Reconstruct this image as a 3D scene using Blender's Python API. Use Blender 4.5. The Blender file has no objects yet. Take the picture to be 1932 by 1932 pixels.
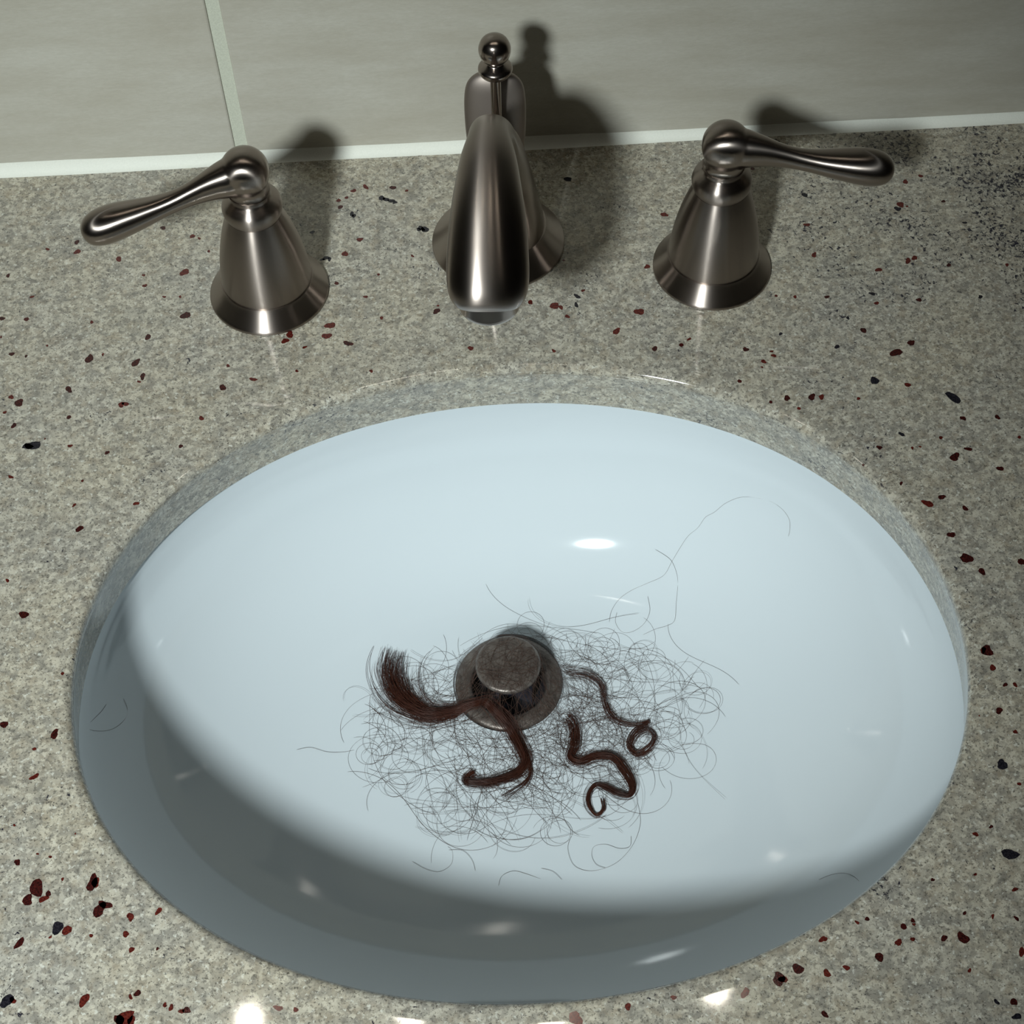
import bpy, bmesh, math, random
from mathutils import Vector, Matrix

# ------------------------------------------------------------------ camera, world, lights
S = 0.001                                    # all sizes below are written in millimetres
scene = bpy.context.scene
COL = scene.collection
scene.view_settings.view_transform = 'Standard'
scene.view_settings.look = 'None'
scene.view_settings.gamma = 1.0
scene.view_settings.use_curve_mapping = False
scene.view_settings.exposure = 0.0

CAM = (-9.832, -516.427, 560.496)
YAW, PITCH, ROLL, FOCAL = 0.0309, 0.96726, 0.03215, 3100.0
fwd = Vector((math.sin(YAW) * math.cos(PITCH), math.cos(YAW) * math.cos(PITCH), -math.sin(PITCH)))
rgt = Vector((math.cos(YAW), -math.sin(YAW), 0))
dwn = fwd.cross(rgt)
r2 = rgt * math.cos(ROLL) + dwn * math.sin(ROLL)
d2 = dwn * math.cos(ROLL) - rgt * math.sin(ROLL)
cam_data = bpy.data.cameras.new('camera')
cam_data.sensor_width = 56.0
cam_data.lens = FOCAL / 1932.0 * 56.0
cam_data.clip_start = 0.01
cam = bpy.data.objects.new('camera', cam_data)
COL.objects.link(cam)
m = Matrix((r2, -d2, -fwd)).transposed().to_4x4()
m.translation = Vector(CAM) * S
cam.matrix_world = m
scene.camera = cam

world = bpy.data.worlds.new('world')
scene.world = world
world.use_nodes = True
bg = world.node_tree.nodes['Background']
bg.inputs[0].default_value = (0.55, 0.5, 0.48, 1)
bg.inputs[1].default_value = 0.004

def spot(name, loc, target, energy, radius, angle, blend, color):
    d = bpy.data.lights.new(name, 'SPOT')
    d.energy = energy; d.shadow_soft_size = radius
    d.spot_size = math.radians(angle); d.spot_blend = blend; d.color = color
    o = bpy.data.objects.new(name, d); COL.objects.link(o)
    o.location = Vector(loc) * S
    o.rotation_euler = (Vector(target) - Vector(loc)).to_track_quat('-Z', 'Y').to_euler()
    return o
# the one hard lamp of the picture, held up to the left of the camera
spot('flash_head', (-357, -968, 835), (-150, -200, 0), 75.0, 0.058, 46.5, 1.0, (0.915, 1.0, 1.0))

# ------------------------------------------------------------------ measured positions (mm)
LOCK_LEFT = [[-55.1,-129.4,6.5],[-57.4,-139.5,6.8],[-54.9,-150.4,6],[-48.7,-158.4,4.6],[-40.4,-163.2,3.4],[-30.9,-162.9,2.5],[-22.3,-161.1,1.5],[-15.9,-161.2,1.4],[-10.8,-164.6,1.7],[-5.8,-169.9,2],[-1.9,-176.0,1.9],[1.5,-184.4,1.7],[2.5,-189.7,1.6],[-0.9,-194.5,1.5],[-8.3,-197.4,1.3],[-15.6,-198.8,1.3],[-22.6,-198.2,1.3],[-24.0,-196.1,1.0],[-20.5,-193.2,1.2]]
LOCK_TAIL = [[-10.8,-164.6,1.2],[-5.3,-170.5,1.3],[-1.4,-176.7,1.2],[2.3,-184.5,1.1],[4.3,-191.0,1.0],[4.5,-196.2,0.9],[1.8,-200.7,1.3],[-3.6,-205.1,2],[-8.4,-208.0,3]]
LOCK_CURL = [[22.3,-168.0,2.6],[25.2,-172.0,2.6],[26.2,-176.8,2.8],[25.1,-183.8,2.9],[23.3,-189.2,2.3],[27.3,-191.7,2.2],[34.7,-189.5,2.2],[41.9,-190.8,2.2],[46.4,-197.4,2.5],[49.2,-205.9,1.9],[47.5,-210.4,1.3],[42.2,-208.9,1.8],[37.5,-205.3,1.5],[32.9,-204.0,1.0],[29.5,-208.6,0.9],[29.5,-214.4,0.8],[32.1,-218.7,0.6],[35.4,-216.1,1.0],[35.4,-210.9,1.5]]
LOCK_COIL = [[21.4,-144.7,1.5],[27.8,-145.5,1.8],[35.1,-147.8,1.8],[40.5,-154.1,1.6],[41.1,-161.4,1.5],[42.9,-168.7,1.6],[47.7,-173.3,1.3],[54.9,-175.3,1.1],[59.7,-174.6,1.2],[52.6,-179.2,1.8],[49.8,-184.8,1.2],[52.4,-189.5,1.3],[57.7,-188.0,1.8],[61.4,-182.6,1.5],[58.7,-178.7,2],[53.3,-181.0,2.0],[50.8,-186.7,1.5],[54.3,-190.8,1.0],[60.5,-186.6,1.8],[62.6,-181.5,2]]
STRAYS = {"s_long":[[128.9,-106.5],[129.5,-104.4],[129.2,-101.3],[126.2,-96.7],[120.6,-91.8],[110.9,-86.7],[103.4,-85.5],[98.0,-86.5],[94.0,-86.7],[90.6,-89.0],[86.1,-90.6],[82.2,-94.0],[78.1,-98.4],[73.9,-103.1],[66.0,-104.8],[58.8,-106.5],[52.6,-109.7],[48.3,-115.1],[46.8,-120.4]],"s_bend":[[70.8,-91.8],[75.1,-95.2],[78.1,-98.4],[79.9,-103.4],[80.1,-108.2],[78.6,-116.5],[77.0,-124.7],[73.0,-126.6],[67.8,-127.1],[61.9,-128.9]],"s_hook":[[65.8,-110.7],[66.1,-118.0],[63.0,-123.5],[57.6,-126.5],[52.5,-126.1],[49.7,-120.8],[50.8,-116.1]],"s_bl":[[-49.0,-236.7],[-43.1,-240.9],[-37.3,-242.3],[-32.2,-238.5],[-31.6,-232.1],[-33.5,-229.7]],"s_bl2":[[-33.1,-231.5],[-27.1,-232.3],[-23.3,-237.1],[-22.0,-242.4]],"s_arch":[[-12.5,-250.5],[-10.8,-245.9],[-5.7,-243.7],[0.1,-245.5],[5.8,-248.3]],"s_arch2":[[6.2,-243.1],[11.0,-245.2],[14.6,-249.6]],"s_loop":[[20.3,-228.1],[18.3,-234.3],[20.1,-242.5],[25.7,-245.9],[32.7,-245.5],[39.9,-242.2],[46.6,-234.8],[50.7,-224.8],[50.8,-214.3]],"s_curl":[[46.1,-230.6],[45.0,-235.8],[40.5,-236.4],[34.8,-233.5],[29.8,-234.1],[28.4,-238.7],[29.9,-243.4],[33.6,-245.6]],"s_left":[[-172.3,-181.9],[-173.3,-185.7],[-175.0,-190.3],[-176.5,-194.7],[-177.0,-197.1],[-176.6,-197.4],[-174.0,-195.6],[-170.5,-192.1],[-167.7,-187.4],[-166.0,-182.6],[-165.9,-178.8],[-167.1,-175.6]],"s_right":[[117.6,-267.7],[122.6,-266.9],[127.2,-267.9],[130.0,-270.9],[131.6,-275.9]],"s_west":[[-99.3,-181.0],[-93.3,-179.6],[-86.2,-181.4],[-79.1,-181.1],[-74.0,-179.9]]}
FLECKS = [[-222.9,-7.5,1.08,"k"],[-181.9,-12.7,0.81,"r"],[-222.1,-18.6,0.53,"r"],[-200.7,-25.2,0.53,"r"],[-216.1,-29.0,1.06,"k"],[-209.5,-30.7,0.66,"k"],[-181.1,-34.3,1.85,"k"],[-175.2,-32.3,0.66,"r"],[-160.1,-38.0,1.71,"k"],[-156.5,-46.2,1.31,"k"],[-157.9,-49.1,0.65,"r"],[-188.5,-51.4,1.43,"k"],[-213.5,-53.8,1.04,"r"],[-209.6,-57.3,1.82,"k"],[-215.3,-62.2,0.78,"r"],[-164.7,-61.7,1.29,"r"],[-162.9,-61.3,1.17,"r"],[-187.0,-66.9,0.9,"k"],[-210.5,-69.8,1.16,"k"],[-201.3,-81.4,2.55,"b"],[-202.8,-81.6,1.53,"b"],[-196.2,-78.0,0.38,"r"],[-185.0,-82.6,0.89,"r"],[-168.8,-87.4,0.89,"k"],[-180.3,-114.0,0.74,"r"],[-154.4,-115.0,0.99,"r"],[-177.0,-126.2,1.35,"k"],[-183.7,-238.2,1.22,"r"],[-188.9,-257.3,0.44,"r"],[-179.1,-269.2,0.43,"r"],[-174.3,-270.7,0.54,"r"],[-186.1,-272.0,1.08,"k"],[-169.0,-279.6,0.54,"r"],[-158.1,-281.7,2.14,"k"],[-157.0,-281.6,1.5,"r"],[-178.1,-282.3,2.56,"k"],[-173.6,-284.7,0.96,"k"],[-175.1,-286.6,1.28,"r"],[-180.8,-286.7,1.81,"k"],[-154.6,-291.9,2.12,"k"],[-152.8,-290.3,1.7,"k"],[-143.4,-295.4,1.27,"r"],[-133.5,-293.9,1.06,"r"],[-168.9,-297.7,1.89,"b"],[-165.6,-298.9,1.58,"r"],[-144.6,-301.6,1.05,"r"],[-171.2,-301.0,0.52,"r"],[-156.8,-301.4,0.63,"r"],[-182.0,-302.6,1.47,"k"],[-142.1,-307.5,0.94,"r"],[-133.0,-307.7,0.52,"k"],[-183.8,-322.9,2.05,"b"],[-181.9,-323.0,1.03,"r"],[-157.1,-324.4,1.74,"r"],[-138.9,-323.2,1.03,"k"],[-141.2,-324.3,0.72,"r"],[-129.1,-327.9,0.72,"r"],[-126.9,-328.9,0.92,"r"],[-123.3,-330.4,0.82,"r"],[-121.5,-330.2,1.12,"k"],[-142.5,-331.6,2.65,"r"],[-144.5,-332.0,1.63,"k"],[-140.3,-332.7,1.42,"r"],[-90.0,-331.4,1.12,"r"],[-83.9,-332.4,0.82,"r"],[164.2,-42.9,1.32,"k"],[183.9,-51.7,1.45,"k"],[176.3,-56.7,2.1,"k"],[150.9,-51.5,1.05,"b"],[127.2,-42.3,0.79,"b"],[110.5,-50.1,1.18,"k"],[121.7,-52.1,0.66,"r"],[122.3,-54.6,0.92,"r"],[117.4,-57.6,1.05,"r"],[116.2,-60.8,0.52,"r"],[163.9,-71.8,1.81,"b"],[196.1,-83.6,2.57,"b"],[177.7,-75.2,1.16,"r"],[155.2,-81.2,0.77,"r"],[135.3,-78.9,1.54,"k"],[139.4,-79.2,1.16,"r"],[124.5,-78.7,1.29,"k"],[170.0,-101.6,1.01,"b"],[186.2,-104.7,0.76,"r"],[197.8,-95.0,1.14,"k"],[212.5,-95.5,1.02,"k"],[196.5,-111.4,1.13,"k"],[189.9,-115.1,1.88,"k"],[207.6,-122.5,1.24,"k"],[219.3,-106.8,0.76,"r"],[159.3,-107.9,1.01,"k"],[173.1,-109.2,0.63,"r"],[176.5,-108.8,0.5,"r"],[164.9,-127.1,0.74,"k"],[180.3,-135.2,1.23,"k"],[173.8,-138.0,1.72,"r"],[188.7,-141.5,1.1,"k"],[180.3,-154.0,1.33,"k"],[184.1,-165.7,2.16,"k"],[188.9,-172.4,1.31,"k"],[205.8,-169.0,1.44,"k"],[182.8,-208.7,2.08,"k"],[181.4,-208.3,1.16,"r"],[183.3,-216.3,1.15,"r"],[186.5,-223.9,0.8,"k"],[190.2,-224.2,0.8,"r"],[193.5,-217.9,0.57,"b"],[185.7,-244.0,0.78,"r"],[177.7,-257.1,1.88,"b"],[182.2,-265.2,0.66,"r"],[172.6,-292.3,2.25,"b"],[161.9,-283.8,0.86,"r"],[171.2,-305.5,0.84,"r"],[151.6,-313.0,0.63,"k"],[161.2,-314.8,0.63,"r"],[169.3,-316.1,0.73,"k"],[132.9,-314.5,0.73,"k"],[133.0,-315.9,0.52,"r"],[117.0,-312.9,0.73,"k"],[113.3,-313.9,0.63,"r"],[100.4,-319.2,1.14,"r"],[149.2,-321.8,1.76,"k"],[142.5,-321.5,1.04,"k"],[131.5,-321.2,0.73,"r"],[126.4,-322.0,1.14,"r"],[118.8,-326.8,1.44,"k"],[89.9,-329.0,1.65,"k"],[82.9,-332.3,2.05,"k"],[84.4,-332.5,1.23,"r"],[99.7,-331.3,1.23,"r"],[106.7,-329.8,0.93,"r"],[70.6,-336.3,1.43,"r"],[148.9,-333.5,0.62,"r"],[155.7,-344.8,0.81,"b"],[161.6,-345.2,1.12,"k"],[161.5,-350.3,1.21,"b"],[96.6,-345.4,1.01,"k"],[168.4,-328.1,1.24,"r"],[181.6,-234.8,1.24,"k"],[11.7,-341.4,2.03,"r"],[30.0,-338.5,1.02,"r"],[45.9,-336.4,0.82,"r"],[-153.3,44.2,1.12,"k"],[-139.0,37.6,1.12,"r"],[-135.7,36.0,0.7,"r"],[-193.3,37.9,1.12,"k"],[-192.4,31.7,1.39,"r"],[-172.6,25.5,1.38,"r"],[-141.5,14.8,1.92,"r"],[-130.8,27.4,0.69,"r"],[-160.3,14.5,0.69,"r"],[-159.3,7.9,0.96,"r"],[-139.5,-11.7,1.89,"k"],[-155.7,-23.5,1.33,"k"],[-91.9,-26.6,1.6,"r"],[-93.9,-30.2,1.46,"r"],[-73.8,-22.6,1.87,"r"],[-75.4,-28.7,1.73,"r"],[-65.7,-33.8,1.59,"k"],[-85.1,-34.6,0.8,"r"],[-67.1,21.0,1.38,"r"],[-69.4,51.5,1.13,"k"],[-70.2,56.1,0.99,"r"],[-63.1,62.0,1.14,"r"],[-57.2,64.1,1.28,"r"],[-66.4,57.6,0.85,"r"],[-60.2,29.6,1.25,"r"],[-76.0,18.9,1.24,"b"],[-74.3,18.1,0.97,"b"],[-77.7,18.1,0.83,"b"],[-63.9,46.5,1.27,"b"],[-62.9,45.3,0.99,"b"],[-82.6,36.1,0.98,"b"],[-30.1,85.0,1.45,"r"],[-25.6,-17.6,1.48,"k"],[17.1,-15.3,1.08,"r"],[27.8,-18.3,1.88,"r"],[30.6,-19.5,1.08,"r"],[33.1,-25.0,0.94,"r"],[65.7,-24.6,1.88,"r"],[72.1,2.5,1.23,"r"],[54.4,-35.4,1.59,"r"],[41.5,-10.0,0.81,"r"],[40.0,62.0,1.57,"b"],[-31.2,34.6,1.4,"b"],[-29.5,33.8,1.68,"b"],[-32.4,34.0,0.98,"b"],[38.5,-13.3,1.22,"b"],[37.7,-18.4,1.08,"b"],[-44.0,62.7,1.28,"k"],[-37.6,60.1,0.71,"r"],[-49.6,56.0,1.42,"b"],[-47.6,55.1,1.28,"b"],[-45.1,53.9,1.28,"b"],[-43.4,52.7,0.99,"b"],[-51.7,6.8,0.68,"r"],[-35.8,17.3,0.69,"r"],[83.6,35.0,1.4,"r"],[200.7,48.0,1.28,"r"],[208.7,51.3,1.0,"r"],[195.5,33.1,1.54,"r"],[149.4,23.4,1.11,"r"],[149.7,4.1,1.23,"r"],[177.7,-7.3,1.23,"r"],[192.0,-2.8,1.37,"r"],[195.3,-1.3,1.23,"r"],[151.5,42.8,1.27,"b"],[193.7,30.5,1.4,"b"],[173.0,-27.4,0.94,"r"],[192.4,-26.9,1.07,"k"],[172.1,-21.6,1.08,"b"],[-11.2,-40.6,1.19,"r"],[25.6,-44.8,0.79,"r"],[70.3,-46.8,1.19,"k"],[-107.5,-51.5,1.18,"r"],[-120.8,-55.1,1.43,"k"],[-129.3,-71.6,1.03,"r"],[-137.4,-86.2,0.89,"k"],[-197.5,-215.3,1.36,"k"],[-177.8,-220.7,1.58,"k"],[-195.5,-166.4,1.66,"k"],[-184.8,-226.5,0.68,"r"],[-204.0,-149.6,0.72,"r"],[-208.7,-97.4,0.88,"r"],[-210.8,4.8,0.82,"r"],[-223.3,18.9,0.96,"k"],[-206.6,34.4,0.84,"r"],[-149.9,0.3,0.68,"r"],[-142.6,-0.2,0.68,"r"],[-57.7,-6.5,0.81,"r"],[-50.6,-19.8,0.8,"r"],[-119.0,-42.8,0.79,"r"],[-88.4,-48.1,0.66,"r"],[-55.6,-50.5,0.79,"r"],[86.2,-42.4,0.79,"r"],[151.3,-22.0,0.94,"k"],[158.6,-35.2,0.8,"b"],[210.1,-6.8,0.95,"k"],[220.3,-27.1,0.94,"b"],[236.6,-8.7,0.82,"r"],[223.0,19.2,0.83,"b"],[245.7,42.0,0.85,"b"],[216.0,33.7,0.84,"k"],[137.0,-20.9,0.81,"r"],[168.1,-281.3,0.65,"k"],[142.9,-300.0,0.64,"k"],[158.4,-299.0,0.53,"r"]]

# ------------------------------------------------------------------ node helpers
def mat(name):
    mt = bpy.data.materials.new(name); mt.use_nodes = True
    nt = mt.node_tree
    return mt, nt, nt.nodes['Principled BSDF']
def N(nt, typ, **kw):
    n = nt.nodes.new(typ)
    for k, v in kw.items(): setattr(n, k, v)
    return n
def coords(nt, scale):
    tc = N(nt, 'ShaderNodeTexCoord'); mp = N(nt, 'ShaderNodeMapping')
    mp.inputs['Scale'].default_value = scale if isinstance(scale, tuple) else (scale,) * 3
    nt.links.new(tc.outputs['Object'], mp.inputs['Vector'])
    return mp.outputs[0]
def noise(nt, vec, scale, detail=2.0, rough=0.5, dist=0.0):
    n = N(nt, 'ShaderNodeTexNoise')
    n.inputs['Scale'].default_value = scale; n.inputs['Detail'].default_value = detail
    n.inputs['Roughness'].default_value = rough; n.inputs['Distortion'].default_value = dist
    nt.links.new(vec, n.inputs['Vector'])
    return n.outputs[0]
def voro(nt, vec, scale, feature='F1', rand=1.0):
    n = N(nt, 'ShaderNodeTexVoronoi', feature=feature)
    n.inputs['Scale'].default_value = scale; n.inputs['Randomness'].default_value = rand
    nt.links.new(vec, n.inputs['Vector'])
    return n
def ramp(nt, fac, stops, interp='LINEAR'):
    n = N(nt, 'ShaderNodeValToRGB'); n.color_ramp.interpolation = interp
    e = n.color_ramp.elements
    while len(e) < len(stops): e.new(0.5)
    for el, (p, c) in zip(e, stops):
        el.position = p; el.color = (c, c, c, 1) if isinstance(c, (int, float)) else (*c, 1)
    nt.links.new(fac, n.inputs[0])
    return n.outputs[0]
def mix(nt, fac, a, b, mode='MIX'):
    n = N(nt, 'ShaderNodeMix', data_type='RGBA', blend_type=mode)
    for sock, v in ((n.inputs[0], fac), (n.inputs[6], a), (n.inputs[7], b)):
        if isinstance(v, bpy.types.NodeSocket): nt.links.new(v, sock)
        elif isinstance(v, (int, float)): sock.default_value = v
        else: sock.default_value = (*v, 1)
    return n.outputs[2]
def math_n(nt, op, a, b=0.0, clamp=False):
    n = N(nt, 'ShaderNodeMath', operation=op, use_clamp=clamp)
    for sock, v in ((n.inputs[0], a), (n.inputs[1], b)):
        if isinstance(v, bpy.types.NodeSocket): nt.links.new(v, sock)
        else: sock.default_value = v
    return n.outputs[0]
def bump(nt, bsdf, h, strength, dist):
    b = N(nt, 'ShaderNodeBump'); b.inputs['Strength'].default_value = strength
    b.inputs['Distance'].default_value = dist
    nt.links.new(h, b.inputs['Height']); nt.links.new(b.outputs[0], bsdf.inputs['Normal'])

# ------------------------------------------------------------------ materials (texture space in mm)
def make_granite():
    mt, nt, p = mat('granite')
    v = coords(nt, 1000.0)
    big = ramp(nt, noise(nt, v, 0.018, 3, 0.6), [(0.36, 0.0), (0.66, 1.0)])
    base = mix(nt, big, (0.47, 0.44, 0.345), (0.38, 0.38, 0.345))
    vd = N(nt, 'ShaderNodeVectorMath', operation='ADD'); nt.links.new(v, vd.inputs[0])
    wn = N(nt, 'ShaderNodeTexNoise'); wn.inputs['Scale'].default_value = 0.9; nt.links.new(v, wn.inputs['Vector'])
    ws = N(nt, 'ShaderNodeVectorMath', operation='SCALE'); ws.inputs['Scale'].default_value = 1.6
    nt.links.new(wn.outputs['Color'], ws.inputs[0]); nt.links.new(ws.outputs[0], vd.inputs[1])
    cell = voro(nt, vd.outputs[0], 0.55)
    sep = N(nt, 'ShaderNodeSeparateColor'); nt.links.new(cell.outputs['Color'], sep.inputs[0])
    base = mix(nt, 0.52, base, mix(nt, sep.outputs[0], (0.13, 0.125, 0.105), (0.56, 0.55, 0.46)))
    warm = ramp(nt, noise(nt, v, 0.16, 4, 0.65), [(0.5, 0.0), (0.66, 1.0)])
    base = mix(nt, math_n(nt, 'MULTIPLY', warm, 0.5), base, (0.24, 0.20, 0.14))
    grey = ramp(nt, noise(nt, v, 0.42, 5, 0.7), [(0.54, 0.0), (0.64, 1.0)])
    base = mix(nt, math_n(nt, 'MULTIPLY', grey, 0.72), base, (0.10, 0.098, 0.085))
    blot = ramp(nt, noise(nt, v, 0.17, 4, 0.6, 0.4), [(0.5, 0.0), (0.62, 1.0)])
    base = mix(nt, math_n(nt, 'MULTIPLY', blot, 0.5), base, (0.165, 0.165, 0.15))
    fine = ramp(nt, noise(nt, v, 0.95, 3, 0.7), [(0.555, 0.0), (0.65, 1.0)])
    base = mix(nt, math_n(nt, 'MULTIPLY', fine, 0.85), base, (0.07, 0.065, 0.055))
    light = ramp(nt, noise(nt, v, 0.5, 3, 0.6), [(0.59, 0.0), (0.68, 1.0)])
    base = mix(nt, math_n(nt, 'MULTIPLY', light, 0.75), base, (0.60, 0.62, 0.56))
    # bluish black mica, thick in a drift to the back right, sparse elsewhere
    xyz = N(nt, 'ShaderNodeSeparateXYZ'); nt.links.new(v, xyz.inputs[0])
    dx = math_n(nt, 'MULTIPLY', math_n(nt, 'SUBTRACT', xyz.outputs[0], 60.0), 1 / 170.0, True)
    dy = math_n(nt, 'MULTIPLY', math_n(nt, 'ADD', xyz.outputs[1], 60.0), 1 / 60.0, True)
    drift = math_n(nt, 'MULTIPLY', dx, dy)
    mica = noise(nt, v, 0.45, 4, 0.75, 0.6)
    zone = noise(nt, v, 0.035, 2, 0.5)
    lvl = math_n(nt, 'ADD', mica, math_n(nt, 'ADD', math_n(nt, 'MULTIPLY', drift, 0.095),
                 math_n(nt, 'MULTIPLY', math_n(nt, 'SUBTRACT', zone, 0.5), 0.34)))
    base = mix(nt, ramp(nt, lvl, [(0.645, 0.0), (0.69, 1.0)]), base, (0.022, 0.022, 0.032))
    # small red garnets
    g = voro(nt, v, 0.085)
    gs = N(nt, 'ShaderNodeSeparateColor'); nt.links.new(g.outputs['Color'], gs.inputs[0])
    size = math_n(nt, 'MULTIPLY', math_n(nt, 'POWER', gs.outputs[0], 4.0), 0.10)
    wob = math_n(nt, 'MULTIPLY', math_n(nt, 'SUBTRACT', noise(nt, v, 1.2, 2), 0.5), 0.05)
    inside = math_n(nt, 'LESS_THAN', math_n(nt, 'ADD', g.outputs['Distance'], wob), size)
    base = mix(nt, inside, base, mix(nt, gs.outputs[1], (0.03, 0.005, 0.005), (0.12, 0.018, 0.012)))
    base = mix(nt, 1.0, base, (1.04, 1.0, 0.975), 'MULTIPLY')
    nt.links.new(base, p.inputs['Base Color'])
    p.inputs['Roughness'].default_value = 0.05
    p.inputs['Specular IOR Level'].default_value = 0.5
    return mt
def make_plain(name, col, rough, spec=0.5, metal=0.0):
    mt, nt, p = mat(name)
    p.inputs['Base Color'].default_value = (*col, 1); p.inputs['Roughness'].default_value = rough
    p.inputs['Specular IOR Level'].default_value = spec; p.inputs['Metallic'].default_value = metal
    return mt
def make_fleck(name, a, b):
    mt, nt, p = mat(name)
    v = coords(nt, 1000.0)
    nt.links.new(mix(nt, ramp(nt, noise(nt, v, 1.3, 3, 0.7), [(0.42, 0.0), (0.6, 1.0)]), a, b), p.inputs['Base Color'])
    p.inputs['Roughness'].default_value = 0.13
    return mt
def make_tile():
    mt, nt, p = mat('wall_tile')
    v = coords(nt, (220.0, 1000.0, 1000.0))
    a = noise(nt, v, 0.06, 5, 0.65)
    c = mix(nt, ramp(nt, a, [(0.32, 0.0), (0.68, 1.0)]), (0.415, 0.39, 0.325), (0.495, 0.48, 0.42))
    v2 = coords(nt, (300.0, 1000.0, 1000.0))
    c = mix(nt, math_n(nt, 'MULTIPLY', ramp(nt, noise(nt, v2, 0.9, 4, 0.7), [(0.35, 0.0), (0.7, 1.0)]), 0.3), c, (0.33, 0.31, 0.25))
    nt.links.new(c, p.inputs['Base Color'])
    p.inputs['Roughness'].default_value = 0.42
    p.inputs['Specular IOR Level'].default_value = 0.3
    bump(nt, p, noise(nt, v2, 1.6, 3, 0.6), 0.15, 0.0004)
    return mt
def make_grout(name, col, amt):
    mt, nt, p = mat(name)
    v = coords(nt, 1000.0)
    n = noise(nt, v, 1.4, 4, 0.75)
    c = mix(nt, ramp(nt, n, [(0.3, 0.0), (0.7, 1.0)]), tuple(x * (1 - amt) * 0.96 for x in col), tuple(x * 0.96 for x in col))
    nt.links.new(c, p.inputs['Base Color']); p.inputs['Roughness'].default_value = 0.7
    bump(nt, p, n, 0.35, 0.0005)
    return mt
def make_porcelain():
    mt, nt, p = mat('porcelain')
    v = coords(nt, 1000.0)
    # a rusty smear where the bowl meets the stone at the back
    mp = N(nt, 'ShaderNodeMapping'); mp.inputs['Location'].default_value = (2.0, 49.5, 30.5)
    mp.inputs['Scale'].default_value = (1 / 9.0, 1 / 6.0, 1 / 1.6)
    # mapping scales first, so the location is written in scaled units
    mp.inputs['Location'].default_value = (2.0 / 9.0, 49.5 / 6.0, 30.8 / 1.6)
    nt.links.new(v, mp.inputs[0])
    ln = N(nt, 'ShaderNodeVectorMath', operation='LENGTH'); nt.links.new(mp.outputs[0], ln.inputs[0])
    near = math_n(nt, 'SUBTRACT', 1.0, ln.outputs['Value'], True)
    rust = math_n(nt, 'MULTIPLY', near, ramp(nt, noise(nt, v, 0.7, 3, 0.7), [(0.48, 0.0), (0.55, 1.0)]))
    c = mix(nt, math_n(nt, 'MULTIPLY', rust, 1.6, True), (0.605, 0.665, 0.698), (0.45, 0.27, 0.10))
    nt.links.new(c, p.inputs['Base Color'])
    p.inputs['Roughness'].default_value = 0.06
    p.inputs['Specular IOR Level'].default_value = 0.5
    return mt
def make_nickel(name, aniso, rough, axis='Z', rot=0.0, col=(0.32, 0.275, 0.245)):
    mt, nt, p = mat(name)
    p.inputs['Metallic'].default_value = 1.0
    p.inputs['Base Color'].default_value = (*col, 1)
    p.inputs['Roughness'].default_value = rough
    if aniso:
        p.inputs['Anisotropic'].default_value = aniso
        p.inputs['Anisotropic Rotation'].default_value = rot
        tg = N(nt, 'ShaderNodeTangent', direction_type='RADIAL', axis=axis)
        nt.links.new(tg.outputs[0], p.inputs['Tangent'])
    return mt
def make_drain_metal():
    mt, nt, p = mat('tarnished_metal')
    v = coords(nt, 1000.0)
    n = noise(nt, v, 0.25, 5, 0.7)
    c = mix(nt, ramp(nt, n, [(0.35, 0.0), (0.65, 1.0)]), (0.11, 0.09, 0.08), (0.20, 0.175, 0.155))
    nt.links.new(c, p.inputs['Base Color'])
    p.inputs['Metallic'].default_value = 0.6; p.inputs['Roughness'].default_value = 0.42
    return mt
def make_emit(name, col, strength):
    mt, nt, p = mat(name)
    p.inputs['Base Color'].default_value = (0.8, 0.8, 0.8, 1)
    p.inputs['Emission Color'].default_value = (*col, 1); p.inputs['Emission Strength'].default_value = strength
    return mt

GRANITE = make_granite()
GARNET = make_fleck('garnet_red', (0.115, 0.018, 0.012), (0.04, 0.006, 0.005))
GARNETK = make_fleck('garnet_dark', (0.016, 0.004, 0.004), (0.06, 0.010, 0.008))
MICA = make_fleck('mica_black', (0.006, 0.006, 0.009), (0.022, 0.02, 0.026))
TILE = make_tile()
GROUT = make_grout('grout', (0.62, 0.64, 0.53), 0.22)
CAULK = make_grout('caulk', (0.80, 0.81, 0.73), 0.08)
PAINT = make_plain('wall_paint', (0.35, 0.34, 0.30), 0.7, 0.2)
PORCELAIN = make_porcelain()
NICKEL = make_nickel('brushed_nickel', 0.92, 0.33, 'Z', 0.25)
NICKEL_S = make_nickel('satin_nickel', 0.0, 0.2)
NICKEL_A = make_nickel('brushed_nickel_arch', 0.92, 0.29, 'X', 0.0)
NICKEL_L = make_nickel('brushed_nickel_lever', 0.85, 0.3, 'X', 0.25)
NICKEL_M = make_nickel('matt_nickel', 0.0, 0.5)
DRAIN = make_drain_metal()
DARK = make_plain('dark_throat', (0.012, 0.012, 0.016), 0.35)
RUBBER = make_plain('stopper_plastic', (0.03, 0.03, 0.04), 0.25)
HAIR = make_plain('brown_hair', (0.050, 0.015, 0.008), 0.42, 0.35)
HAIR_T = make_plain('single_hair', (0.075, 0.042, 0.030), 0.4, 0.4)
BULB = make_emit('bulb_glow', (1.0, 0.92, 0.78), 55.0)
WHITE_METAL = make_plain('fixture_metal', (0.4, 0.37, 0.34), 0.3, 0.5, 1.0)

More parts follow.
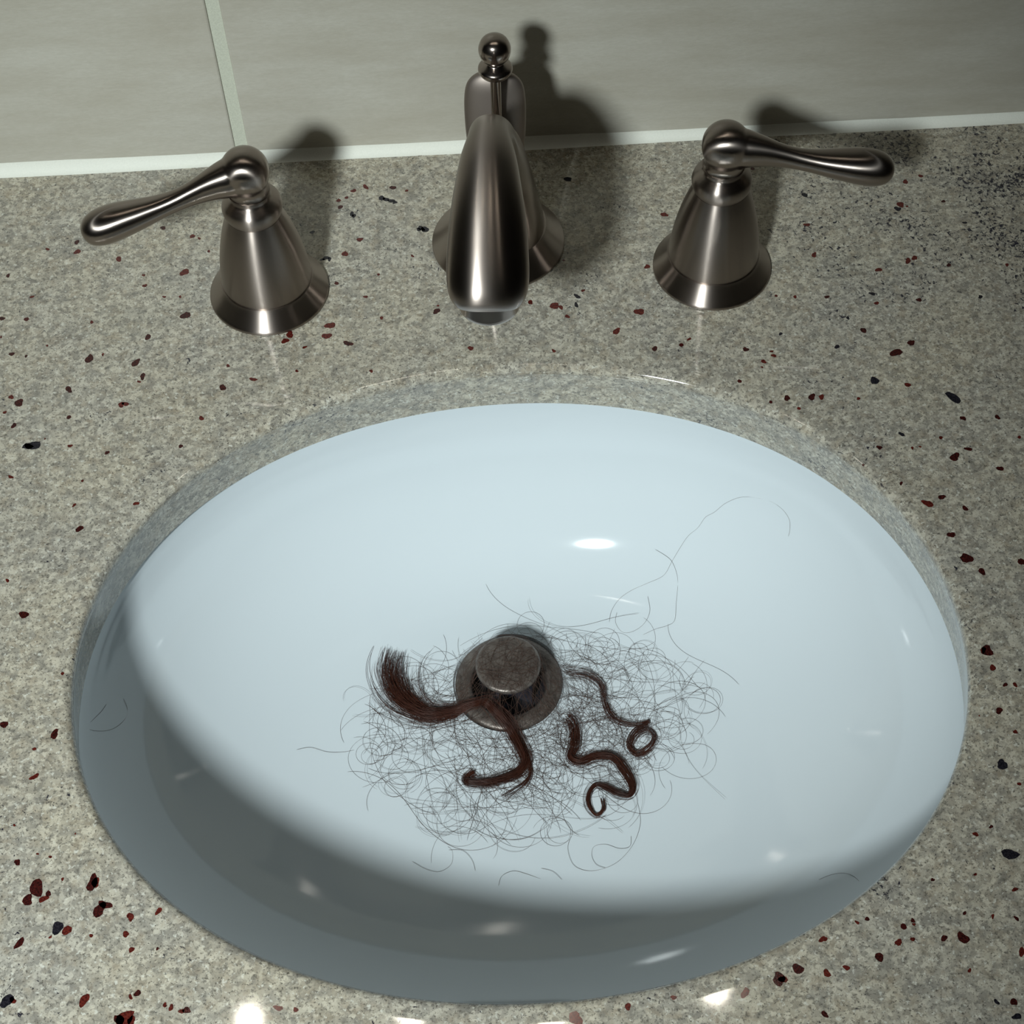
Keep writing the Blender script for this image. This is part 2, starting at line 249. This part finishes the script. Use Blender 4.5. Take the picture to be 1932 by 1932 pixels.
# ------------------------------------------------------------------ object helpers
def mesh_obj(name, verts, faces, material, parent=None, smooth=True, sharp=None):
    me = bpy.data.meshes.new(name)
    me.from_pydata([tuple(c * S for c in v) for v in verts], [], faces)
    bm = bmesh.new(); bm.from_mesh(me)
    bmesh.ops.remove_doubles(bm, verts=bm.verts, dist=1e-7)
    bmesh.ops.recalc_face_normals(bm, faces=bm.faces)
    bm.to_mesh(me); bm.free()
    if smooth:
        me.polygons.foreach_set('use_smooth', [True] * len(me.polygons))
        if sharp: me.set_sharp_from_angle(angle=math.radians(sharp))
    for mt in (material if isinstance(material, (list, tuple)) else [material]): me.materials.append(mt)
    o = bpy.data.objects.new(name, me); COL.objects.link(o)
    if parent: o.parent = parent
    return o
def tag(o, label=None, cat=None, group=None, kind=None):
    for k, v in (('label', label), ('category', cat), ('group', group), ('kind', kind)):
        if v: o[k] = v
    return o
def empty(name, loc, rz=0.0):
    o = bpy.data.objects.new(name, None); COL.objects.link(o)
    o.location = Vector(loc) * S; o.rotation_euler = (0, 0, rz); o.empty_display_size = 0.02
    return o
def lathe(prof, n=72):
    """closed surface of revolution about z from (r, z) pairs; r = 0 closes an end"""
    verts, faces, rows = [], [], []
    for r, z in prof:
        if r < 1e-6: rows.append([len(verts)]); verts.append((0, 0, z))
        else:
            rows.append(list(range(len(verts), len(verts) + n)))
            verts += [(r * math.cos(2 * math.pi * i / n), r * math.sin(2 * math.pi * i / n), z) for i in range(n)]
    for a, b in zip(rows, rows[1:]):
        for i in range(n):
            j = (i + 1) % n
            if len(a) == 1 and len(b) == 1: break
            if len(a) == 1: faces.append((a[0], b[i], b[j]))
            elif len(b) == 1: faces.append((a[i], b[0], a[j]))
            else: faces.append((a[i], b[i], b[j], a[j]))
    return verts, faces
def smooth_prof(pts, k=6):
    """Catmull-Rom through control tuples"""
    out = []
    P = [pts[0]] + list(pts) + [pts[-1]]
    for i in range(1, len(P) - 2):
        a, b, c, d = P[i - 1], P[i], P[i + 1], P[i + 2]
        for q in range(k):
            t = q / k
            out.append(tuple(0.5 * (2 * b[m] + (c[m] - a[m]) * t + (2 * a[m] - 5 * b[m] + 4 * c[m] - d[m]) * t * t
                             + (3 * b[m] - a[m] - 3 * c[m] + d[m]) * t ** 3) for m in range(len(b))))
    out.append(tuple(pts[-1]))
    return out
def loft(rings, side, n=40, power=2.0):
    """rings of (centre, half width along side, half height across) swept along the centres"""
    verts, faces = [], []
    m_ = len(rings)
    for i, (c, w, h) in enumerate(rings):
        t = (Vector(rings[min(i + 1, m_ - 1)][0]) - Vector(rings[max(i - 1, 0)][0])).normalized()
        sd = Vector(side); sd = (sd - t * sd.dot(t)).normalized(); up = sd.cross(t)
        for q in range(n):
            a = 2 * math.pi * q / n; ca, sa = math.cos(a), math.sin(a)
            e = 2.0 / power
            x = math.copysign(abs(ca) ** e, ca) * w; y = math.copysign(abs(sa) ** e, sa) * h
            verts.append(tuple(Vector(c) + sd * x + up * y))
    for i in range(m_ - 1):
        for q in range(n):
            r = (q + 1) % n
            faces.append((i * n + q, i * n + r, (i + 1) * n + r, (i + 1) * n + q))
    for base, rev in ((0, True), ((m_ - 1) * n, False)):
        verts.append(tuple(sum((Vector(verts[base + q]) for q in range(n)), Vector()) / n))
        cc = len(verts) - 1
        for q in range(n): faces.append((base + q, base + (q + 1) % n, cc))
    return verts, faces
def union(*vf):
    V, F = [], []
    for v, f in vf:
        o = len(V); V += list(v); F += [tuple(i + o for i in q) for q in f]
    return V, F
def remeshed(name, vf, material, parent, voxel, iters):
    """melt overlapping closed shapes into one skin"""
    o = mesh_obj(name, vf[0], vf[1], material)
    r = o.modifiers.new('r', 'REMESH'); r.mode = 'VOXEL'; r.voxel_size = voxel * S
    s = o.modifiers.new('s', 'SMOOTH'); s.factor = 0.5; s.iterations = iters
    bpy.context.view_layer.update()
    me = bpy.data.meshes.new_from_object(o.evaluated_get(bpy.context.evaluated_depsgraph_get()))
    me.name = name
    o.modifiers.clear(); old = o.data; o.data = me; bpy.data.meshes.remove(old)
    me.polygons.foreach_set('use_smooth', [True] * len(me.polygons))
    if not me.materials: me.materials.append(material)
    o.parent = parent
    return o
def box(x0, x1, y0, y1, z0, z1, bev=0.0):
    if bev <= 0:
        v = [(x, y, z) for x in (x0, x1) for y in (y0, y1) for z in (z0, z1)]
        return v, [(0, 1, 3, 2), (4, 6, 7, 5), (0, 4, 5, 1), (2, 3, 7, 6), (0, 2, 6, 4), (1, 5, 7, 3)]
    bm = bmesh.new()
    bmesh.ops.create_cube(bm, size=1.0)
    for v in bm.verts:
        v.co = Vector(((x0 + x1) / 2 + v.co.x * (x1 - x0), (y0 + y1) / 2 + v.co.y * (y1 - y0), (z0 + z1) / 2 + v.co.z * (z1 - z0)))
    bmesh.ops.bevel(bm, geom=list(bm.edges), offset=bev, segments=2, affect='EDGES', profile=0.5)
    bm.verts.index_update()
    out = ([tuple(v.co) for v in bm.verts], [tuple(v.index for v in f.verts) for f in bm.faces])
    bm.free()
    return out

# ------------------------------------------------------------------ outline of the bowl
HA, HB, HX, HY = 175.75, 141.25, 1.49, -194.23        # oval cut-out in the stone
def wob(t):
    return 1 - 0.00093 * math.sin(2 * t) - 0.00179 * math.cos(3 * t) - 0.00196 * math.sin(3 * t) - 0.00667 * math.cos(4 * t) - 0.00052 * math.sin(4 * t)
DX, DY, ZD, RIMZ, RIM, RD = -2.5, -148.1, -113.0, -30.0, 6.0, 26.0
def ring(u):
    return DX + (HX - DX) * u, DY + (HY - DY) * u, RD + (HA + RIM - RD) * u, RD + (HB + RIM - RD) * u
def zu(u): return ZD + (RIMZ - ZD) * (1 - max(0.0, 1 - u ** 2.4) ** (1 / 1.6))
def bowl_u(x, y):
    lo, hi = 0.0, 1.0
    for _ in range(22):
        mi = (lo + hi) / 2; cx, cy, a, b = ring(mi)
        px, py = (x - cx) / a, (y - cy) / b
        if math.hypot(px, py) / wob(math.atan2(py, px)) > 1: lo = mi
        else: hi = mi
    return hi
def bowl_z(x, y):
    if math.hypot(x - DX, y - DY) < RD: return ZD
    return zu(bowl_u(x, y))

# ------------------------------------------------------------------ wall
YW = 87.66
wall = tag(mesh_obj('wall_back', *box(-760, 900, YW + 1.1, YW + 120, -900, 1250), GROUT, smooth=False), kind='structure')
mesh_obj('painted_panel', *box(-760, 900, YW + 0.4, YW + 1.1, 308, 1250), PAINT, wall, smooth=False)
for x0, x1 in ((-719.5, -119.6), (-113.5, 486.5), (492.5, 899.0)):
    mesh_obj('tile', *box(x0, x1, YW, YW + 9, 3.0, 302.0, 0.9), TILE, wall, smooth=False)

# caulk bead along the foot of the wall
v, f = [], []
NX = 160
random.seed(4)
for i in range(NX + 1):
    x = -740 + 1600 * i / NX
    t = (x + 235) / 500
    hh = 7.6 - 2.6 * min(max(t, 0), 1) + 0.25 * math.sin(x * 0.05) + random.uniform(-.12, .12)
    ww = 4.2 + 0.3 * math.sin(x * 0.031 + 1)
    for k in range(7):
        a = k / 6 * math.pi / 2
        v.append((x, YW + 0.2 - ww * (1 - math.sin(a)) ** 0.9, hh * (1 - math.cos(a)) ** 0.9))
    v.append((x, YW + 2.0, hh)); v.append((x, YW + 2.0, 0.0))
for i in range(NX):
    for k in range(9):
        a, b = i * 9 + k, i * 9 + (k + 1) % 9
        f.append((a, b, b + 9, a + 9))
f.append(tuple(range(9))); f.append(tuple(range(NX * 9, NX * 9 + 9)))
tag(mesh_obj('trim_1', v, f, CAULK, sharp=50), kind='structure')

# ------------------------------------------------------------------ countertop
NT = 288
X0, X1, Y0, Y1 = -760.0, 900.0, -470.0, YW + 1.0
def hole_pt(t, off, z):
    w = wob(t)
    return (HX + (HA + off) * w * math.cos(t), HY + (HB + off) * w * math.sin(t), z)
prof = [(4.1, -30.0), (3.4, -25.0), (2.0, -14.0), (0.9, -8.0), (0.2, -4.6)]
for k in range(1, 7):
    a = k / 6 * math.pi / 2
    prof.append((0.1 + 3.6 * (1 - math.cos(a)), -3.6 * (1 - math.sin(a))))
prof += [(9.0, 0.0), (20.0, 0.0)]
v, f = [], []
for off, z in prof:
    v += [hole_pt(2 * math.pi * i / NT, off, z) for i in range(NT)]
def to_rect(p, z):
    dx, dy = p[0] - HX, p[1] - HY
    k = min(((X1 - HX) / dx if dx > 0 else (X0 - HX) / dx) if abs(dx) > 1e-9 else 1e9,
            ((Y1 - HY) / dy if dy > 0 else (Y0 - HY) / dy) if abs(dy) > 1e-9 else 1e9)
    return (HX + dx * k, HY + dy * k, z)
# the ring that lands on the slab's edge takes its corners in exactly
edge = [to_rect(hole_pt(2 * math.pi * i / NT, 20, 0), 0) for i in range(NT)]
for cxy in ((X0, Y0), (X0, Y1), (X1, Y0), (X1, Y1)):
    j = min(range(NT), key=lambda q: (edge[q][0] - cxy[0]) ** 2 + (edge[q][1] - cxy[1]) ** 2)
    edge[j] = (cxy[0], cxy[1], 0)
v += edge
v += [(p[0], p[1], -30.0) for p in edge]
rows = len(prof) + 2
for r in range(rows):
    for i in range(NT):
        j = (i + 1) % NT; q = (r + 1) % rows
        f.append((r * NT + i, r * NT + j, q * NT + j, q * NT + i))
counter = tag(mesh_obj('countertop', v, f, GRANITE, sharp=30),
              'speckled beige granite countertop with dark red garnets around the sink', 'countertop')
random.seed(11)
v, f, mats = [], [], []
for x, y, r, c in FLECKS:
    r *= 1.1
    n = 14; el = random.uniform(0.75, 1.3); rot = random.uniform(0, math.pi); ph = random.uniform(0, 6.28)
    base = len(v)
    for i in range(n):
        a = 2 * math.pi * i / n
        rr = r * (1 + 0.16 * math.sin(2 * a + ph) + 0.11 * math.sin(3 * a + 2.1 * ph) + random.uniform(-.12, .12))
        px, py = rr * math.cos(a) * el, rr * math.sin(a) / el
        v.append((x + px * math.cos(rot) - py * math.sin(rot), y + px * math.sin(rot) + py * math.cos(rot), 0.03))
    for i in range(n): v.append((v[base + i][0], v[base + i][1], -0.4))
    f.append(tuple(range(base, base + n))); mats.append('rkb'.index(c))
    for i in range(n):
        j = (i + 1) % n
        f.append((base + i, base + j, base + n + j, base + n + i)); mats.append('rkb'.index(c))
me = bpy.data.meshes.new('garnet_grains')
me.from_pydata([tuple(c * S for c in p) for p in v], [], f)
for mt in (GARNET, GARNETK, MICA): me.materials.append(mt)
me.polygons.foreach_set('material_index', mats)
fl = bpy.data.objects.new('garnet_grains', me); COL.objects.link(fl); fl.parent = counter
tag(fl, kind='stuff')

# ------------------------------------------------------------------ sink basin
us = [0.0, 0.01, 0.025] + [0.05 + 0.95 * (i / 54) for i in range(55)]
us = [u if u < 0.9 else 0.9 + 0.1 * (1 - (1 - (u - 0.9) / 0.1) ** 2) for u in us]
inner, outer = [], []
def basin_ring(u, dz, grow):
    cx, cy, a, b = ring(u)
    return [(cx + (a + grow) * wob(t) * math.cos(t), cy + (b + grow) * wob(t) * math.sin(t), zu(u) + dz)
            for t in (2 * math.pi * i / 200 for i in range(200))]
rowsv = []
# socket for the drain flange, then up the bowl, over the rim and down the outside
for rr, z in ((19.0, ZD - 12.0), (19.0, ZD - 2.2), (25.2, ZD - 2.0)):
    rowsv.append([(DX + rr * math.cos(2 * math.pi * i / 200), DY + rr * math.sin(2 * math.pi * i / 200), z) for i in range(200)])
for u in us: rowsv.append(basin_ring(u, 0.0, 0.0))
rowsv.append([(p[0], p[1], RIMZ - 0.05) for p in basin_ring(1.0, 0, 1.0)])
rowsv.append([(p[0], p[1], RIMZ - 0.05) for p in basin_ring(1.0, 0, 22.0)])
rowsv.append([(p[0], p[1], RIMZ - 10.0) for p in basin_ring(1.0, 0, 22.0)])
for u in reversed([q for q in us[::6]]):
    rowsv.append([(p[0], p[1], p[2] - 10.0 - 2 * (1 - u)) for p in basin_ring(u, 0, 10.0 * u)])
rowsv[-1] = [(p[0], p[1], ZD - 12.0) for p in rowsv[-1]]
v = [p for row in rowsv for p in row]; f = []
for r in range(len(rowsv)):
    q = (r + 1) % len(rowsv)
    for i in range(200):
        j = (i + 1) % 200
        f.append((r * 200 + i, r * 200 + j, q * 200 + j, q * 200 + i))
tag(mesh_obj('sink_basin', v, f, PORCELAIN, sharp=40), 'glossy white oval porcelain sink basin set under the granite', 'sink')

# ------------------------------------------------------------------ drain
dr = tag(empty('sink_drain', (DX, DY, ZD)), 'tarnished round metal drain with raised pop-up stopper in the sink', 'drain')
mesh_obj('flange', *lathe(smooth_prof([(17.2, -9.0), (17.0, -4.0), (17.3, -0.4), (18.6, 0.9), (21.5, 1.0), (24.0, 0.3), (24.9, -0.8), (24.6, -1.9)], 4) + [(20.0, -1.95), (18.6, -9.0), (17.2, -9.0)]), DRAIN, dr, sharp=40)
mesh_obj('drain_throat', *lathe([(0, -11.8), (17.0, -11.8), (17.0, -8.6), (16.2, -8.6), (16.2, -10.6), (0, -10.6)]), DARK, dr, sharp=40)
st = mesh_obj('stopper_cap', *lathe([(0, 14.2), (12.6, 14.2)] + smooth_prof([(13.6, 14.4), (14.7, 15.4), (14.9, 16.6), (14.3, 17.6), (12.5, 18.05), (6.0, 18.5), (0, 18.6)], 4)), DRAIN, dr, sharp=40)
mesh_obj('gasket', *lathe([(0, 11.0), (12.2, 11.0), (13.2, 12.2), (13.0, 14.3), (0, 14.3)]), RUBBER, st, sharp=40)
mesh_obj('stem', *lathe([(0, -10.7), (3.2, -10.7), (3.2, 11.2), (0, 11.2)], 24), RUBBER, dr, sharp=40)
for k in range(4):
    a = math.pi / 4 + k * math.pi / 2 + 0.3
    vv, ff = box(3.0, 12.2, -0.8, 0.8, -10.7, 11.1)
    vv = [(p[0] * math.cos(a) - p[1] * math.sin(a), p[0] * math.sin(a) + p[1] * math.cos(a), p[2]) for p in vv]
    mesh_obj('fin', vv, ff, RUBBER, dr, smooth=False)

# ------------------------------------------------------------------ faucet handles
def make_handle(x, tip, label):
    h = tag(empty('lever_tap', (x, 0, 0)), label, 'tap', 'lever taps')
    mesh_obj('base_flange', *lathe([(0, 0.0), (26.4, 0.0)] + smooth_prof([(27.0, 0.5), (27.0, 1.7), (26.0, 3.0), (23.6, 6.2), (21.6, 9.0), (20.9, 10.2)], 4) + [(0, 10.2)]), NICKEL, h, sharp=40)
    mesh_obj('body', *lathe([(0, 9.0)] + smooth_prof([(20.2, 9.0), (20.3, 12.0), (19.7, 19.0), (18.5, 27.0), (16.6, 36.0), (14.2, 44.5), (12.0, 50.5)], 6) + [(0, 50.5)]), NICKEL, h, sharp=50)
    mesh_obj('collar', *lathe([(0, 49.5)] + smooth_prof([(11.4, 49.6), (12.0, 50.8), (12.8, 52.6), (13.1, 55.0), (12.5, 57.6), (10.6, 59.6), (9.0, 60.9), (8.8, 62.2), (9.2, 63.6)], 5) + [(0, 63.6)]), NICKEL, h, sharp=60)
    d = Vector(tip) - Vector((0, 0, 74.0)); L = d.length; d.normalize()
    sag = Vector((0, 0, 1)); side = d.cross(sag).normalized()
    ctl = [(0.0, 8.4, 9.4, 0), (8, 8.0, 8.6, 0.3), (15, 6.5, 7.2, 0.2), (23, 5.0, 5.6, -0.4), (31, 4.5, 4.8, -0.9), (40, 5.2, 5.1, -1.0), (50, 6.9, 6.4, -0.6), (60, 8.3, 7.6, 0.0), (67, 8.4, 7.6, 0.1), (72, 7.2, 6.4, 0.0), (75, 4.9, 4.3, 0.0), (76.3, 2.0, 1.8, 0.0)]
    k = L / 76.3
    rings = [(tuple(Vector((0, 0, 74.0)) + d * (s * k) + sag * o), w, hh) for s, w, hh, o in smooth_prof(ctl, 4)]
    head = lathe(smooth_prof([(0, 62.5), (8.6, 62.6), (8.4, 64.5), (8.6, 67.5), (9.9, 71.5), (10.3, 75.0), (9.6, 79.3), (7.0, 83.0), (3.0, 85.1), (0, 85.6)], 4), 48)
    remeshed('lever', union(loft(rings, side, 32), head), NICKEL_L, h, 0.5, 14)
    return h
make_handle(-101.6, (-70.5, -16.0, 59.0), 'brushed nickel bell-shaped tap whose lever points left, beside the tile joint')
make_handle(101.6, (72.5, -6.0, 60.5), 'brushed nickel bell-shaped tap whose lever points right, over the darker granite')

# ------------------------------------------------------------------ faucet spout
sp = tag(empty('faucet_spout', (4.5, 23.0, 0), -0.065), 'brushed nickel arched faucet spout with ball-topped lift rod in the middle', 'faucet')
mesh_obj('base_flange', *lathe([(0, 0.0), (30.0, 0.0)] + smooth_prof([(30.8, 0.6), (30.8, 1.8), (29.6, 3.2), (26.6, 6.6), (23.8, 10.2), (22.4, 12.6)], 4) + [(0, 12.6)]), NICKEL, sp, sharp=40)
arch = [(0, 8, 21.8, 21.8), (0.5, 16, 21.0, 21.0), (1, 30, 18.2, 18.2), (0, 45, 15.2, 15.6), (-6, 60, 12.6, 13.6), (-17, 74, 11.0, 12.0), (-30, 90.0, 9.8, 10.8), (-44, 103.6, 9.0, 10.2), (-57, 112.6, 9.0, 10.0), (-70, 116.3, 11.0, 10.0), (-82, 115, 12.8, 10.2), (-94, 111.5, 14.4, 10.2), (-106, 106, 15.4, 10.0), (-116, 101, 15.6, 9.4), (-122, 97.6, 14.4, 8.2), (-125.4, 95.6, 11.5, 5.8), (-126.4, 95.0, 8.0, 3.6)]
rings = [((0, a, b), w, h) for a, b, w, h in smooth_prof(arch, 8)]
wing = [(13, 40, 12.0, 6.0), (15.5, 52, 13.2, 6.0), (17.5, 62, 13.6, 5.6), (19, 71, 13.4, 5.0), (20, 77.5, 12.2, 4.4), (20.6, 81.5, 9.2, 3.4), (20.9, 84.0, 4.2, 2.0)]
rings_w = [((0, a, b), w, h) for a, b, w, h in smooth_prof(wing, 5)]
mesh_obj('spout_body', *loft(rings, (1, 0, 0), 96, 2.3), NICKEL_A, sp, sharp=60)
mesh_obj('back_fin', *loft(rings_w, (1, 0, 0), 64), NICKEL_M, sp, sharp=60)
vv, ff = lathe([(0, 0), (10.6, 0)] + smooth_prof([(11.2, 0.4), (11.8, 1.6), (11.9, 4.0), (12.1, 14.0)], 3) + [(0, 14.0)], 56)
tilt = Matrix.Rotation(math.radians(-10), 4, 'X')
vv = [tuple(tilt @ Vector(p) + Vector((0, -112.0, 80.0))) for p in vv]
mesh_obj('aerator', vv, ff, NICKEL_S, sp, sharp=40)
rod = mesh_obj('lift_rod', *[q if i else [(p[0] + 1.0, p[1] + 8.0, p[2]) for p in q] for i, q in enumerate(lathe([(0, 62), (2.3, 62), (2.3, 92.5), (0, 92.5)], 28))], NICKEL_S, sp, sharp=40)
kn = lathe([(0, 91.5)] + smooth_prof([(2.6, 91.6), (4.2, 92.4), (6.3, 93.8), (7.3, 95.6), (7.0, 97.2), (5.0, 98.6), (3.8, 99.6), (4.2, 100.6), (6.0, 102.6), (6.8, 105.4), (6.6, 108.0), (5.2, 110.8), (2.6, 112.4), (0, 112.9)], 4), 48)
mesh_obj('knob', [(p[0] + 1.0, p[1] + 8.0, p[2]) for p in kn[0]], kn[1], NICKEL_S, rod, sharp=60)

# ------------------------------------------------------------------ hair
def rest_z(x, y):
    r = math.hypot(x - DX, y - DY)
    if r < 15.2: return ZD + 18.8
    if r < 19.0: return ZD + 18.8 - (r - 15.2) / 3.8 * 14.0
    if r < 26.5: return ZD + 1.6 + (19.0 + 7.5 - r) / 7.5 * 3.2
    return bowl_z(x, y)
def smooth_line(z, k):
    for _ in range(k):
        z = [z[0]] + [(z[i - 1] + 2 * z[i] + z[i + 1]) / 4 for i in range(1, len(z) - 1)] + [z[-1]]
    return z
def strand_tube(V, F, pts, r0):
    n = len(pts)
    base = len(V)
    for i, p in enumerate(pts):
        t = (Vector(pts[min(i + 1, n - 1)]) - Vector(pts[max(i - 1, 0)]))
        if t.length < 1e-9: t = Vector((1, 0, 0))
        t.normalize()
        a = t.cross(Vector((0, 0, 1)))
        a = a.normalized() if a.length > 1e-4 else Vector((1, 0, 0))
        b = a.cross(t)
        r = r0 * (0.45 if i in (0, n - 1) else 1.0)
        for k in range(3):
            q = 2 * math.pi * k / 3
            V.append(tuple(Vector(p) + a * (r * math.cos(q)) + b * (r * math.sin(q))))
    for i in range(n - 1):
        for k in range(3):
            j = (k + 1) % 3
            F.append((base + i * 3 + k, base + i * 3 + j, base + (i + 1) * 3 + j, base + (i + 1) * 3 + k))
def hair_mesh(name, V, F, material):
    me = bpy.data.meshes.new(name)
    me.from_pydata([tuple(c * S for c in p) for p in V], [], F)
    me.polygons.foreach_set('use_smooth', [True] * len(me.polygons))
    me.materials.append(material)
    o = bpy.data.objects.new(name, me); COL.objects.link(o)
    return o
def lock(V, F, ctl, count, rad, thick, lift, cut=0.12, k=7, cut0=0.12):
    """a bundle of strands that run along the control line, each with its own place in the bundle"""
    line = smooth_prof([tuple(c) for c in ctl], k)
    n = len(line)
    nor = []
    for i in range(n):
        t = Vector((line[min(i + 1, n - 1)][0] - line[max(i - 1, 0)][0], line[min(i + 1, n - 1)][1] - line[max(i - 1, 0)][1], 0)).normalized()
        nor.append(Vector((-t.y, t.x, 0)))
    zc = smooth_line([rest_z(p[0], p[1]) for p in line], 3)
    for s in range(count):
        o = max(-1.2, min(1.2, random.gauss(0, 0.52))) if random.random() < 0.78 else random.gauss(0, 1.3)
        hgt = random.random() ** 1.3
        i0 = int(random.random() ** 1.5 * cut0 * n); i1 = n - int(random.random() ** 2 * cut * n)
        ph, ph2, fr = random.uniform(0, 6.28), random.uniform(0, 6.28), random.uniform(0.08, 0.2)
        fan = random.gauss(0, 0.25)
        pts = []
        for i in range(i0, i1):
            x, y, w = line[i]
            e = max(0.0, 1 - i / (0.22 * n)); e2 = max(0.0, (i - 0.85 * n) / (0.15 * n))
            q = (o + 0.16 * math.sin(fr * i + ph) + fan * (e + e2)) * w
            hz = lift + thick * hgt * (1 - 0.5 * min(1, abs(o))) * min(1.0, w / 2) + 0.25 * math.sin(0.3 * i + ph2)
            pts.append((x + nor[i].x * q, y + nor[i].y * q, zc[i] + max(0.12, hz)))
        if len(pts) > 3: strand_tube(V, F, pts, rad * random.uniform(0.8, 1.2))

random.seed(21)
V, F = [], []
lock(V, F, LOCK_LEFT, 190, 0.07, 4.0, 0.5, 0.16, 7, 0.16)
lock(V, F, LOCK_LEFT[:9], 110, 0.07, 4.2, 0.4, 0.5, 7, 0.25)
lock(V, F, LOCK_TAIL, 36, 0.07, 2.0, 0.6, 0.3)
tag(hair_mesh('hair_lock', V, F, HAIR), 'thick fanned lock of reddish brown hair lying left of and over the drain', 'hair', 'cut locks of brown hair')
V, F = [], []
lock(V, F, LOCK_CURL, 95, 0.07, 3.2, 0.5, 0.2)
tag(hair_mesh('hair_lock', V, F, HAIR), 'S-shaped curled lock of brown hair ending in a small loop below the drain', 'hair', 'cut locks of brown hair')
V, F = [], []
lock(V, F, LOCK_COIL, 30, 0.07, 3.0, 0.5, 0.3)
tag(hair_mesh('hair_lock', V, F, HAIR), 'thin wavy lock of brown hair ending in a tight coil right of the drain', 'hair', 'cut locks of brown hair')

# loose single hairs wandering in and around the pile
random.seed(8)
V, F = [], []
NESTS = [((-6, -183), 24, 20, 0.27), ((26, -166), 24, 20, 0.25), ((54, -147), 24, 20, 0.17), ((-46, -158), 22, 18, 0.12), ((0, -147), 22, 18, 0.12), ((-12, -206), 26, 14, 0.08)]
def wander(cx, cy, sx, sy, length):
    """one hair: an arc of slowly changing bend, laid across the pile"""
    x, y = cx + random.gauss(0, sx * 0.75), cy + random.gauss(0, sy * 0.75)
    a = random.uniform(0, 6.28)
    kv = random.choice((-1, 1)) / random.choice((9.0, 14.0, 20.0, 30.0, 60.0))
    dk = random.gauss(0, 0.0009)
    pts = []
    step = 1.5
    n = int(length / step)
    x -= math.cos(a) * length * 0.3; y -= math.sin(a) * length * 0.3
    for i in range(n):
        pts.append((x, y))
        kv += dk * step + random.gauss(0, 0.004)
        turn = 0.0
        ex, ey = (x - 5) / 78.0, (y + 176) / 58.0
        d_ = math.hypot(ex, ey)
        if d_ > 0.85:
            want = math.atan2(-ey, -ex); da = (want - a + math.pi) % (2 * math.pi) - math.pi
            turn = max(-0.12, min(0.12, da * 0.09)) * (d_ - 0.75)
        a += (kv + turn) * step
        x += step * math.cos(a); y += step * math.sin(a)
    return pts
for s in range(520):
    q = random.random()
    for (c, sx, sy, w) in NESTS:
        if q < w: break
        q -= w
    reach = 1.0 if random.random() < 0.9 else 1.35
    for tries in range(12):
        pts = wander(c[0], c[1], sx, sy, random.uniform(22, 105))
        if max(math.hypot((p[0] - 4) / 92.0, (p[1] + 176) / 60.0) for p in pts) < reach: break
    z = smooth_line([rest_z(p[0], p[1]) for p in pts], 6)
    l0 = random.random() ** 2 * 3.0; ph = random.uniform(0, 6.28)
    P3 = [(p[0], p[1], z[i] + 0.15 + max(0.0, l0 * (0.6 + 0.5 * math.sin(0.12 * i + ph)))) for i, p in enumerate(pts)]
    strand_tube(V, F, P3, random.uniform(0.042, 0.062))
tag(hair_mesh('loose_hair', V, F, HAIR_T), 'fine tangle of loose brown hairs spread around the drain', 'hair', kind='stuff')

STRAY_LABELS = {
 's_long': 'longest single hair reaching up the right back slope of the sink',
 's_bend': 'single bent hair that crosses the longest hair above the coiled lock',
 's_hook': 'short hooked single hair left of the bent hair, above the coiled lock',
 's_bl': 'single U-shaped hair on the near shadow edge, left of center',
 's_bl2': 'short arched hair touching the U-shaped hair near the shadow edge',
 's_arch': 'single arched hair on the near shadow edge, below the drain',
 's_arch2': 'shortest curved hair on the near shadow edge, right of the arched one',
 's_loop': 'wide open loop of one hair below the S-shaped lock',
 's_curl': 'small single curl of hair inside the wide open loop',
 's_left': 'single looped hair in the shadow at the left wall of the sink',
 's_right': 'single arched hair near the lower right rim of the sink',
 's_west': 'faint wavy single hair lying apart left of the pile, on the lit side',
}
for key, ctl in STRAYS.items():
    line = smooth_prof([tuple(c) for c in ctl], 6)
    z = smooth_line([bowl_z(p[0], p[1]) for p in line], 2)
    V, F = [], []
    strand_tube(V, F, [(p[0], p[1], z[i] + 0.25 + 0.25 * math.sin(i * 0.2)) for i, p in enumerate(line)], 0.062)
    tag(hair_mesh('stray_hair', V, F, HAIR_T), STRAY_LABELS[key], 'hair', 'single stray hairs')

# ------------------------------------------------------------------ vanity lamp high on the wall (mirrored in the polished stone)
vl = tag(empty('vanity_light', (-40, YW, 1010)), 'four-bulb vanity light bar above, seen as bright spots on the near granite', 'lamp')
mesh_obj('backplate', *box(-290, 290, -24, 0.3, -45, 45, 4), WHITE_METAL, vl, smooth=False)
for bx, bz in ((-220, -13), (-67, -3), (68, 12), (225, -16)):
    vv, ff = lathe([(0, -88), (9, -88), (12, -72), (16, -50), (17, -22), (0, -22)], 28)
    rx = Matrix.Rotation(math.radians(-90), 4, 'X')
    hd = mesh_obj('lamp_socket', [(p[0] + bx, p[2], p[1] + bz) for p in vv], ff, WHITE_METAL, vl, sharp=40)
    vv, ff = lathe(smooth_prof([(0, -112.5), (5.5, -111.4), (10.2, -107.2), (12.4, -100), (11, -93), (8, -88.5)], 4) + [(0, -88.5)], 28)
    mesh_obj('bulb', [(p[0] + bx, p[2], p[1] + bz) for p in vv], ff, BULB, vl)
